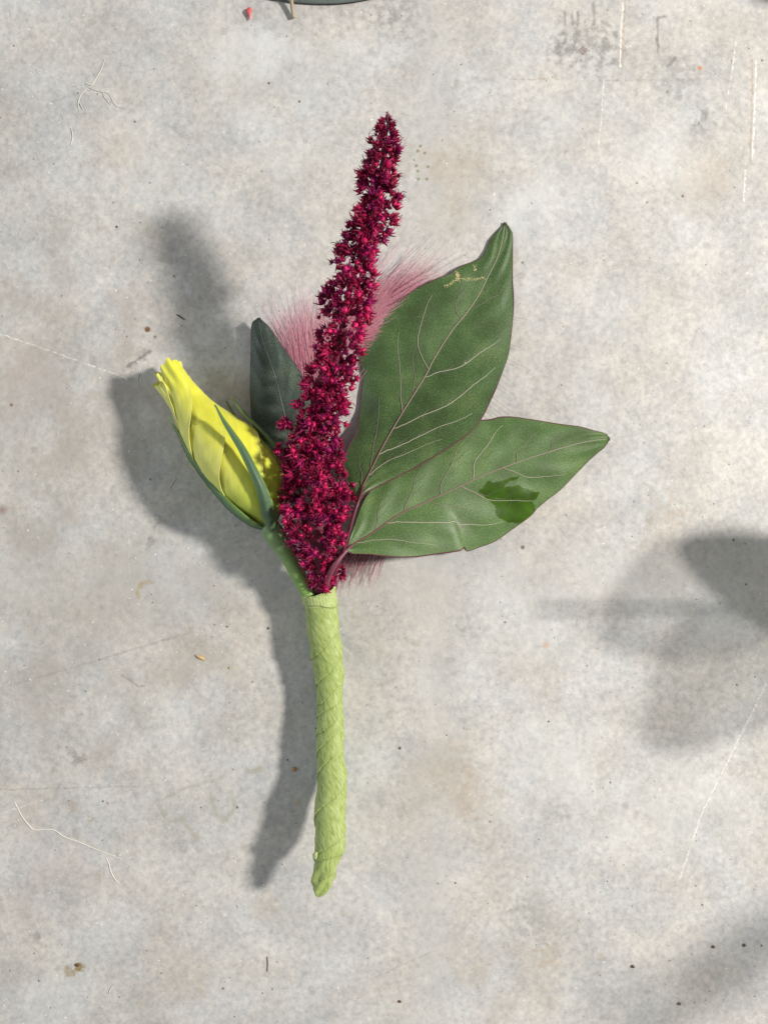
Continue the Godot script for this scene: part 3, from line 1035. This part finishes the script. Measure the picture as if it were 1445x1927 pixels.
# ------------------------------------------------------------------ the amaranth spike
func floret_mesh(k: int, mat: Material) -> ArrayMesh:
	# a round bud in a star of pointed bracts; 1 unit = 1 mm, opening along +y
	var b := Build.new()
	var buds := [lin(.76, .06, .34), lin(.60, .04, .24), lin(.74, .07, .39), lin(.52, .03, .22), lin(.58, .05, .32), lin(.88, .18, .44)]
	var bracts := [lin(.56, .03, .26), lin(.46, .02, .21), lin(.53, .05, .32), lin(.40, .02, .19), lin(.48, .06, .32), lin(.60, .05, .27)]
	var path := PackedVector3Array()
	var fat := [1.0, 0.85, 1.05, 0.7, 0.9, 0.95][k] as float
	for i in 7:
		path.append(Vector3(0.05 * sin(i * 1.3 + k), i * 0.19, 0.04 * cos(i * 1.1)))
	var rr := PackedFloat32Array([.14, .32, .43, .42, .33, .18, .03])
	for i in 7:
		rr[i] *= fat * (0.92 + 0.16 * rng.randf())
	b.tube(path, rr, 8, buds[k].darkened(.25), buds[k])
	var n := 6 + k % 3
	for q in n:
		var a := TAU * (q + 0.35 * rng.randf()) / n
		var o := Vector3(cos(a), 0, sin(a))
		var l := rng.randf_range(0.8, 1.65)
		var bend := rng.randf_range(0.45, 1.0)
		path = PackedVector3Array()
		for i in 5:
			var f := i / 4.0
			path.append(o * (0.18 + l * bend * pow(f, 0.8) * 0.85) + Vector3.UP * (l * (1.15 - bend * 0.55) * f - 0.08))
		b.tube(path, PackedFloat32Array([.13, .23, .19, .11, .015]), 4, bracts[k], bracts[k].lerp(buds[k], 0.25 * rng.randf()), 0.55)
	# fine style branches, pale at the end
	for q in 2:
		var a := rng.randf() * TAU
		path = PackedVector3Array()
		for i in 4:
			path.append(Vector3(cos(a) * 0.16 * i * i * 0.5, 1.05 + i * 0.16, sin(a) * 0.16 * i * i * 0.5))
		b.tube(path, PackedFloat32Array([.06, .05, .045, .02]), 3, buds[k], lin(.85, .62, .5) if q == 0 and k % 2 == 0 else buds[k])
	return b.mesh(mat)


func build_spike(b: Node) -> void:
	var spike := Node3D.new()
	spike.name = "flower_spike"
	b.add_child(spike, true)
	spike.set_meta("label", "tall crimson amaranth spike of many small florets")
	var mat := paint(.58, .4)
	mat.backlight_enabled = true
	mat.backlight = Color(.34, .24, .28)
	var meshes := []
	for k in 6:
		meshes.append(floret_mesh(k, mat))
	# centre x, y, height, half width (px) from the base to the tip
	var key := [[602, 1112, 7.0, 20], [606, 1090, 8.2, 20], [606, 1060, 9.4, 36], [596, 1010, 10.8, 58], [592, 945, 12.4, 72], [594, 880, 13.8, 66], [594, 820, 15.2, 60], [612, 765, 16.6, 55], [624, 715, 17.8, 52], [636, 660, 19.2, 50], [645, 610, 20.6, 52], [655, 560, 22.0, 49], [671, 500, 23.8, 48], [692, 440, 25.8, 43], [705, 385, 27.8, 46], [713, 330, 29.6, 44], [722, 285, 31.2, 36], [728, 250, 32.4, 24], [729, 222, 33.2, 10], [727, 210, 33.5, 3]]
	var raw := PackedVector3Array()
	for q: Array in key:
		raw.append(at(q[0], q[1], q[2]))
	var n := 240
	var axis := PackedVector3Array()
	var width := PackedFloat32Array()
	var rowy := PackedFloat32Array()
	var k := 0
	for i in n:
		var y := lerpf(1112, 210, float(i) / (n - 1))
		while k < key.size() - 2 and key[k + 1][1] > y:
			k += 1
		var w: float = (key[k][1] - y) / (key[k][1] - key[k + 1][1])
		axis.append(raw[k].cubic_interpolate(raw[k + 1], raw[maxi(k - 1, 0)], raw[mini(k + 2, key.size() - 1)], w))
		width.append(lerpf(key[k][3], key[k + 1][3], w) * U * (1.0 - axis[i].y / D))
		rowy.append(y)
	var sb := Build.new()
	sb.tube(axis, taper(n, [1.2, 2.8, 2.6, 1.4, .9, .7, .55, .5, .4, .3, .2, .1]), 10, lin(.36, .06, .18), lin(.34, .03, .17))
	part("stem", sb.mesh(paint(.6)), spike)

	var places: Array = []
	var turn := 0.0
	var i := 3.0
	var gold := 2.399963
	while i < n - 3:
		var t := int(i)
		var r := width[t]
		var tan := (axis[mini(t + 3, n - 1)] - axis[maxi(t - 3, 0)]).normalized()
		var side := tan.cross(Vector3.UP).normalized()
		if side.x < 0:
			side = -side
		var up := side.cross(tan).normalized()
		if up.y < 0:
			up = -up
		turn += gold + rng.randf_range(-0.4, 0.4)
		var out := side * cos(turn) + up * sin(turn)
		var full := smoothstep(60, 0, i)          # 1 at the bushy base
		var lean := lerpf(0.55, 0.35, full)
		var head := (out + tan * lean).normalized()
		# the spike is flattened towards the table at the base, where it rests
		var reach := r * (rng.randf_range(0.25, 0.6) if rng.randf() < 0.45 else rng.randf_range(0.60, 0.78))
		var c := axis[t] + out * reach * (1.0 if out.y > -0.3 else 0.75)
		c.y = maxf(c.y, 0.9 * MM)
		var tipk := clampf((n - i) / 30.0, 0.0, 1.0)
		var count := int(lerpf(5.0, 9.0, tipk)) + rng.randi_range(-1, 1) + int(full * 2.0)
		for q in count:
			var d := (head + Vector3(rng.randfn(), rng.randfn(), rng.randfn()) * 0.75).normalized()
			if d.dot(out) < -0.35:
				d = (d + out * 0.8).normalized()
			var p := c + d * r * rng.randf_range(0.02, 0.22) + (Vector3(rng.randfn(), rng.randfn(), rng.randfn()) * 0.15 + tan * rng.randf_range(-0.25, 0.25)) * r
			# none drifts off its spike
			var off := p - axis[t]
			off -= tan * off.dot(tan)
			if off.length() > r * 0.86:
				p -= off.normalized() * (off.length() - r * 0.86)
			p.y = maxf(p.y, 0.8 * MM)
			var size := (0.55 + 0.75 * pow(rng.randf(), 1.4)) * lerpf(0.62, 1.0, tipk) * lerpf(1.0, 0.86, full)
			places.append([p, d, size, (rng.randi_range(0, 5) if tipk > 0.95 else [1, 3, 4, 3][q % 4])])
		i += lerpf(1.55, 0.95, smoothstep(110, 20, i)) * lerpf(0.9, 1.0, tipk)
	# inner florets that hide the axis
	for t in range(8, n - 6, 1):
		var tan := (axis[mini(t + 3, n - 1)] - axis[maxi(t - 3, 0)]).normalized()
		for q in (6 if t < 45 else (3 if t < 110 else 1)):
			var d := (Vector3(rng.randfn() * 0.8, 0.7 + 0.5 * rng.randf(), rng.randfn() * 0.5) + tan * 0.5).normalized()
			var w := Vector3(rng.randfn() * 0.42, 0, 0) * width[t]
			w.x = clampf(w.x, -0.7 * width[t], 0.7 * width[t])
			places.append([axis[t] + w + d * width[t] * rng.randf_range(0.1, 0.45), d, rng.randf_range(0.5, 1.0) * (0.62 if t > 205 else 1.0), rng.randi_range(0, 5)])
	# side tufts: the little tuft above the bud and the knot facing the camera
	for q: Array in [[536, 800, 15.0, 17, 13], [530, 850, 13.0, 20, 14], [596, 900, 20.0, 26, 22], [552, 958, 16.0, 24, 18], [640, 930, 16.5, 26, 18], [632, 1010, 15.0, 28, 18], [592, 1085, 8.0, 12, 8], [638, 1078, 6.5, 20, 12], [655, 920, 14.0, 14, 8]]:
		var c := at(q[0], q[1], q[2])
		for w in q[4]:
			var d := (Vector3(rng.randfn(), rng.randfn() + 0.7, rng.randfn())).normalized()
			places.append([c + d * q[3] * U * rng.randf_range(0.25, 0.62), d, rng.randf_range(0.65, 0.95), rng.randi_range(0, 5)])
	# nearest the camera first: 300 as pieces, the others as one mass
	places.sort_custom(func(a, bb): return (a[0] as Vector3).y + (a[1] as Vector3).y * 0.004 > (bb[0] as Vector3).y + (bb[1] as Vector3).y * 0.004)
	# spread the 300 over the whole length: best of each stretch
	var bins := {}
	for q: Array in places:
		var z := int(((q[0] as Vector3).z + 0.1) / 0.0045)
		if not bins.has(z):
			bins[z] = []
		bins[z].append(q)
	var share := 296.0 / places.size()
	var st := SurfaceTool.new()
	st.begin(Mesh.PRIMITIVE_TRIANGLES)
	var made := 0
	for z in bins:
		var list: Array = bins[z]
		for w in list.size():
			var q: Array = list[w]
			var d: Vector3 = q[1]
			var x := d.cross(Vector3(0.31, 0.2, 0.93)).normalized()
			var basis := Basis(x, d, x.cross(d)).rotated(d, w * 1.7).scaled(Vector3.ONE * MM * (q[2] as float))
			var tr := Transform3D(basis, q[0])
			if w < list.size() * share:
				var o := part("floret", meshes[q[3]], spike)
				o.transform = tr
				made += 1
			else:
				st.append_from(meshes[q[3]], 0, tr)
	st.set_material(mat)
	var rest := st.commit()
	part("small_florets", rest, spike, "stuff")
	print("florets ", places.size(), " pieces ", made)


# ------------------------------------------------------------------ the pink fluffy grass head
func build_fluff(b: Node) -> void:
	var head := Node3D.new()
	head.name = "fluffy_grass_head"
	b.add_child(head, true)
	head.set_meta("label", "pink bunny tail grass head behind the amaranth")
	var core := ats([Vector3(612, 1150, 4.6), Vector3(628, 1090, 4.4), Vector3(606, 980, 3.6), Vector3(598, 880, 3.0), Vector3(606, 790, 2.6), Vector3(622, 710, 2.2), Vector3(645, 650, 1.8)])
	var path := spline(core, 60)
	var cm := paint(.7, .3)
	cm.backlight_enabled = true
	cm.backlight = Color(.7, .6, .6)
	var bc := Build.new()
	bc.tube(path, taper(60, [.8, .8, 1.4, 1.8, 1.8, 1.5, .8]), 16, lin(.55, .25, .33), lin(.66, .34, .42), 0.55)
	part("core", bc.mesh(cm), head)
	var hairs := Build.new()
	var root_c := lin(.84, .42, .53)
	var tip_c := lin(.97, .84, .88)
	var hair := func(p0: Vector3, dir: float, l: float, curl: float, h1: float, thick: float, c0: Color, c1: Color):
		# p0: photograph x, y, height; dir: degrees from right, anticlockwise
		var pts := PackedVector3Array()
		var x := p0.x
		var y := p0.y
		var a := deg_to_rad(dir)
		for i in 8:
			var f: float = i / 7.0
			pts.append(at(x, y, lerpf(p0.z, h1, f)))
			x += cos(a) * l / 7.0
			y -= sin(a) * l / 7.0
			a += deg_to_rad(curl) / 7.0
		hairs.tube(pts, taper(8, [thick, thick, thick * .9, thick * .75, thick * .55, thick * .3]), 3, c0, c1)
	# two fans of soft hairs: one up and to the left, one to the right under the large leaf
	for k in 2700:
		var fan := k % 2 == 0
		var c := Vector2(592, 742) if fan else Vector2(684, 612)
		var spread := rng.randfn() * 0.5
		var dir := (92.0 + spread * 20.0) if fan else (25.0 + spread * 24.0)
		var across := Vector2(-sin(deg_to_rad(dir)), -cos(deg_to_rad(dir)))
		var inn := rng.randf_range(-55, 75)
		var q := c + across * (spread * 34.0 + rng.randfn() * 9.0) + Vector2(cos(deg_to_rad(dir)), -sin(deg_to_rad(dir))) * inn
		var l := rng.randf_range(70, 150)
		var c0 := root_c.lerp(lin(.95, .68, .76), rng.randf() * (1.0 if fan else 0.6))
		hair.call(Vector3(q.x, q.y, rng.randf_range(.4, 1.4) * (1.0 if fan else 0.6)), dir + rng.randfn() * 6.0, l, (spread * 14.0 if fan else -spread * 10.0) + rng.randfn() * 18.0, rng.randf_range(.3, 1.3), rng.randf_range(.018, .036), c0, c0.lerp(tip_c, rng.randf_range(.4, 1.0)))
	# long dark awns that reach past the leaf
	for q: Array in [[735, 545, 48, 130], [728, 520, 42, 120], [740, 550, 36, 150], [735, 560, 30, 170], [745, 565, 28, 165], [740, 548, 33, 110], [730, 575, 22, 190], [725, 530, 50, 90], [738, 570, 26, 150],
			[800, 575, -4, 200], [790, 600, -22, 235], [800, 590, -18, 200], [800, 600, -32, 220], [810, 640, -33, 190], [815, 660, -44, 190], [820, 660, -39, 210], [830, 690, -47, 165], [845, 700, -42, 130], [850, 710, -52, 120]]:
		hair.call(Vector3(q[0], q[1], 1.2), q[2] + rng.randf_range(-2, 2), q[3], rng.randf_range(-10, 4), .7, .042, lin(.5, .2, .28), lin(.42, .28, .30))
	# tuft hanging out below the lower leaf
	for k in 150:
		var x := rng.randf_range(636, 730)
		var w := (x - 636) / 94.0
		hair.call(Vector3(x, lerpf(1030, 1036, rng.randf()), rng.randf_range(2.0, 4.0)), rng.randf_range(-122, -98), rng.randf_range(35, 110) * lerpf(1.0, 0.75, w), rng.randf_range(-14, 8), rng.randf_range(.6, 2.4), rng.randf_range(.03, .05), lin(.62, .18, .34), lin(.86, .56, .64))
	part("hair", hairs.mesh(cm), head, "stuff")


# ------------------------------------------------------------------ what stands just outside the picture
func simple_leaf(mid: Array, wl: float, wr: float) -> LeafShape:
	# a blade from its midrib, with widths (px) to either side, on table coordinates
	var s := LeafShape.new()
	s.noise = n_mid
	s.seed_ = mid[0].x
	s.arch = 0.06
	var p := PackedVector3Array()
	for q: Vector3 in mid:
		p.append(ground(q.x, q.y, q.z))
	s.mid = spline(p, 120)
	for i in 120:
		var f := i / 119.0
		var t := (s.mid[mini(i + 1, 119)] - s.mid[maxi(i - 1, 0)]).normalized()
		var side := t.cross(Vector3.UP).normalized()
		var w := pow(sin(PI * pow(f, 0.8)), 0.75) * U
		s.left.append(s.mid[i] - side * w * wl)
		s.right.append(s.mid[i] + side * w * wr)
	return s


# the table point (px) above which something h mm high throws its shadow from the window onto pixel sx, sy
func casting(sx: float, sy: float, h: float) -> Vector3:
	var k := h / (WINDOW.y / MM - h)
	var wx := 722.5 + WINDOW.x / U
	var wy := 963.5 + WINDOW.z / U
	return Vector3((sx + wx * k) / (1.0 + k), (sy + wy * k) / (1.0 + k), h)


# the stalk that carries a raised leaf, its cut end on the table
func leaf_foot(o: Node, top: Vector3, foot: Vector3) -> void:
	var st := Build.new()
	var mid := top.lerp(foot, 0.45) + Vector3(0, 0, top.z * 0.22)
	st.tube(spline(PackedVector3Array([ground(top.x, top.y, top.z), ground(mid.x, mid.y, mid.z), ground(foot.x, foot.y, foot.z)]), 40), taper(40, [.6, .8, 1.0]), 12, lin(.36, .44, .28), lin(.40, .46, .30))
	part("stalk", st.mesh(paint(.5)), o)


func build_neighbours() -> void:
	var purple := lin(.36, .17, .22)
	var vein := lin(.6, .62, .55)
	# a second flower lies to the right, just out of view: pale petals and one dark leaf
	var fl := thing("cut_flower", "pale open flower with a dark leaf, lying beyond the right edge", "flower")
	var pm := paint(.55, .4)
	pm.backlight_enabled = true
	pm.backlight = Color(1, 1, .96)
	pm.transparency = BaseMaterial3D.TRANSPARENCY_ALPHA
	pm.albedo_color = Color(1, 1, 1, 0.29)
	for q: Array in [[[casting(1560, 1110, 13), casting(1420, 1130, 19), casting(1270, 1160, 23), casting(1126, 1212, 24)], 90, 150], [[casting(1560, 1150, 13), casting(1440, 1240, 19), casting(1320, 1320, 23), casting(1215, 1405, 24)], 105, 140]]:
		var s := simple_leaf(q[0], q[1], q[2])
		var g := PackedVector3Array()
		var gc := PackedColorArray()
		for i in 50:
			for j in 21:
				g.append(s.point(i / 49.0, j / 10.0 - 1.0))
				gc.append(lin(.93, .92, .86))
		var m := Build.new()
		m.sheet(g, gc, 21, .2 * MM)
		part("petal", m.mesh(pm), fl)
	var green := grain("neighbour_leaf_skin", Color(.30, .38, .27), .2, .2, 404, Vector2i(256, 256))
	leaf(fl, "leaf", simple_leaf([casting(1700, 1200, 11), casting(1560, 1140, 15), casting(1420, 1085, 17), casting(1272, 1026, 18)], 88, 88), leaf_material(green, Vector2.ZERO), purple, purple, vein, [], [.2, .2, .15, .1])
	var hub := casting(1560, 1150, 13)
	var stem0 := ground(hub.x, hub.y, hub.z)
	var st := Build.new()
	st.tube(spline(PackedVector3Array([stem0, ground(2000, 1265, 8), ground(2200, 1300, 5), ground(2450, 1330, 2.2)]), 40), taper(40, [1.8, 1.7, 1.7, 1.8]), 14, lin(.4, .52, .3), lin(.42, .54, .28))
	part("stalk", st.mesh(paint(.5)), fl)
	st = Build.new()
	st.tube(spline(PackedVector3Array([stem0, ground(1456, 1086, 26), ground(1352, 1076, 32)]), 24), taper(24, [.8, .75, .6]), 8, lin(.5, .6, .3), lin(.6, .6, .4))
	part("stamen", st.mesh(paint(.5)), fl)
	# loose leaves: one just shows at the top, one stays beyond the lower right corner
	var dark := grain("loose_leaf_skin", Color(.36, .40, .39), .16, .12, 505, Vector2i(256, 256))
	var a := leaf(self, "loose_leaf", simple_leaf([Vector3(930, -200, 1.2), Vector3(730, -138, .8), Vector3(560, -126, .6), Vector3(360, -148, .8), Vector3(180, -205, 1.2)], 135, 130), leaf_material(dark, Vector2.ZERO), lin(.36, .40, .39), lin(.36, .38, .38), lin(.4, .44, .42), [], [.2, .25, .2, .1])
	tag(a, "dark grey-green leaf whose margin shows at the top edge of the table", "leaf", "loose leaves around the boutonniere")
	var c := leaf(self, "loose_leaf", simple_leaf([casting(1640, -90, 20), casting(1560, -60, 19), casting(1480, -35, 18), casting(1400, -15, 18)], 60, 60), leaf_material(dark, Vector2.ZERO), purple, purple, vein, [], [.2, .2, .15, .1])
	leaf_foot(c, casting(1640, -90, 20), Vector3(1950, -230, 1.0))
	tag(c, "raised leaf lying beyond the upper right corner of the table view", "leaf", "loose leaves around the boutonniere")
	var e := leaf(self, "loose_leaf", simple_leaf([casting(1640, 1670, 86), casting(1480, 1750, 86), casting(1320, 1850, 86), casting(1110, 1950, 86)], 34, 34), leaf_material(dark, Vector2.ZERO), purple, purple, vein, [], [.2, .2, .15, .1])
	leaf_foot(e, casting(1640, 1670, 86), Vector3(3050, 1520, 1.2))
	tag(e, "raised leaf lying beyond the lower right corner of the table view", "leaf", "loose leaves around the boutonniere")


# ------------------------------------------------------------------ small litter on the table
func lump(called: String, label: String, category: String, x: float, y: float, rx: float, ry: float, turn: float, col: Color, group := "") -> void:
	# an uneven crumb lying on the table
	var b := Build.new()
	var first := b.v.size()
	var rings := 7
	var seg := 12
	for i in rings:
		var la := lerpf(-PI / 2, PI / 2, float(i) / (rings - 1))
		for j in seg:
			var a := TAU * j / seg
			var k := 1.0 + 0.35 * n_mid.get_noise_3d(cos(a) * 14 + x, sin(a) * 14 + y, la * 8)
			var p := Vector3(cos(la) * cos(a) * rx * k, sin(la) * minf(rx, ry) * 0.6 + minf(rx, ry) * 0.55, cos(la) * sin(a) * ry * k)
			b.vert(p * U, col * (0.85 + 0.5 * absf(n_mid.get_noise_3d(j * 9.0, i * 9.0, x))))
	for i in rings - 1:
		for j in seg:
			var p := first + i * seg + j
			var q := first + i * seg + (j + 1) % seg
			b.quad(p, q, q + seg, p + seg)
	b.close()
	var o := part(called, b.mesh(paint(.6)), self)
	o.position = ground(x, y, 0)
	o.rotation.y = turn
	tag(o, label, category, group)


func fibre(called: String, pts: Array, r: float, col: Color, parent: Node = self) -> MeshInstance3D:
	var p := PackedVector3Array()
	for q: Vector2 in pts:
		p.append(ground(q.x, q.y, 0.07 + 0.10 * absf(n_mid.get_noise_2d(q.x * 3.0, q.y * 3.0))))
	var n := pts.size() * 7
	var b := Build.new()
	b.tube(spline(p, n), taper(n, [r * .6, r, r, r * .9, r * .5]), 5, col, col)
	return part(called, b.mesh(paint(.5)), parent)


func build_litter() -> void:
	var white := lin(.90, .89, .85)
	var t := thing("fibre_tangle", "small tangle of pale curly fibres near the upper left corner", "fibres")
	for q: Array in [[Vector2(198, 112), Vector2(192, 130), Vector2(183, 146), Vector2(172, 161), Vector2(163, 155), Vector2(166, 163), Vector2(180, 170), Vector2(194, 174), Vector2(198, 184), Vector2(209, 198)], [Vector2(150, 208), Vector2(148, 196), Vector2(153, 180), Vector2(164, 170), Vector2(172, 172)], [Vector2(186, 172), Vector2(205, 176), Vector2(218, 198), Vector2(234, 204)], [Vector2(157, 206), Vector2(150, 192)], [Vector2(135, 240), Vector2(138, 258), Vector2(134, 274)]]:
		fibre("fibre", q, .085, white.darkened(.1), t)
	var f := fibre("thread", [Vector2(28, 1508), Vector2(42, 1535), Vector2(55, 1552), Vector2(66, 1561), Vector2(88, 1560), Vector2(104, 1562), Vector2(122, 1574), Vector2(150, 1584), Vector2(190, 1601), Vector2(231, 1616)], .10, white)
	tag(f, "long white thread lying across the lower left of the table", "thread", "white threads on the table")
	f = fibre("thread", [Vector2(200, 1613), Vector2(206, 1625), Vector2(209, 1638), Vector2(216, 1652), Vector2(225, 1662), Vector2(231, 1664), Vector2(230, 1660)], .085, white)
	tag(f, "short curled white thread just below the long one", "thread", "white threads on the table")
	f = fibre("thread", [Vector2(334, 898), Vector2(326, 907), Vector2(321, 916), Vector2(321, 922)], .07, white)
	tag(f, "tiny white hair on the table left of the yellow bud", "thread", "white threads on the table")
	f = fibre("thread", [Vector2(215, 1852), Vector2(208, 1862), Vector2(206, 1870)], .07, white)
	tag(f, "tiny white hair near the bottom edge at the left", "thread", "white threads on the table")
	f = fibre("thread", [Vector2(374, 1060), Vector2(380, 1064), Vector2(386, 1058)], .06, white)
	tag(f, "tiny white hair below the shadow of the bud", "thread", "white threads on the table")
	f = fibre("thread", [Vector2(265, 695), Vector2(262, 705), Vector2(259, 719)], .06, white)
	tag(f, "tiny white hair at the tip of the bud's shadow", "thread", "white threads on the table")
	f = fibre("splinter", [Vector2(333, 592), Vector2(340, 596), Vector2(348, 602)], .13, lin(.22, .19, .16))
	tag(f, "dark thin splinter above the yellow bud", "splinter", "splinters on the table")
	f = fibre("splinter", [Vector2(503, 1800), Vector2(504, 1814), Vector2(503, 1828)], .10, lin(.34, .28, .22))
	tag(f, "brown thin splinter below the end of the taped stem", "splinter", "splinters on the table")
	# twig, half cut by the top edge of the picture
	var b := Build.new()
	b.tube(spline(PackedVector3Array([ground(543, -60, 4.2), ground(547, -20, 3.6), ground(550, 8, 1.6), ground(553, 37, .5)]), 24), taper(24, [.42, .42, .4, .36]), 8, lin(.5, .46, .38), lin(.62, .57, .47))
	var tw := part("twig", b.mesh(paint(.6)), self)
	tag(tw, "thin dry tan twig sticking out from the top edge", "twig")
	b = Build.new()
	b.tube(spline(PackedVector3Array([ground(473, 20, .5), ground(469, 24, .6), ground(470, 31, .5), ground(469.5, 39, .3)]), 16), taper(16, [.5, .55, .4, .2, .1]), 8, lin(.80, .36, .36), lin(.72, .24, .28), .6)
	var rs := part("petal_scrap", b.mesh(paint(.5)), self)
	tag(rs, "small red petal scrap near the top edge, left of the twig", "petal scrap")
	lump("crumb", "elongated orange crumb on the table left of the taped stem", "crumb", 378, 1237, 10, 3.4, deg_to_rad(-28), lin(.80, .68, .48), "crumbs on the table")
	lump("crumb", "tiny orange crumb right of the elongated one, beside the stem's shadow", "crumb", 433, 1257, 2.4, 2.0, 0, lin(.76, .66, .46), "crumbs on the table")
	lump("crumb", "round orange-brown crumb inside the shadow of the taped stem", "crumb", 554, 1447, 4.4, 4.4, 0, lin(.68, .54, .34), "crumbs on the table")
	lump("crumb", "dark red-brown crumb at the bottom edge right of the stem", "crumb", 752, 1884, 3.0, 2.6, 0, lin(.38, .22, .17), "crumbs on the table")
	lump("crumb", "brown crumb at the lower right, in the middle of three", "crumb", 1341, 1781, 3.2, 2.8, .4, lin(.40, .33, .24), "crumbs on the table")
	lump("crumb", "brown crumb at the lower right, rightmost of three", "crumb", 1399, 1778, 2.8, 3.2, 0, lin(.38, .33, .26), "crumbs on the table")
	lump("crumb", "brown crumb at the lower right, leftmost of three", "crumb", 1190, 1818, 3.6, 2.8, -.5, lin(.38, .29, .22), "crumbs on the table")
	lump("crumb", "olive crumb close to the bottom edge at the right", "crumb", 1277, 1888, 3.2, 3.0, 0, lin(.44, .39, .25), "crumbs on the table")
	lump("crumb", "brown crumb on the ochre stain at the lower left", "crumb", 147, 1815, 4, 3.6, .3, lin(.42, .27, .14), "crumbs on the table")
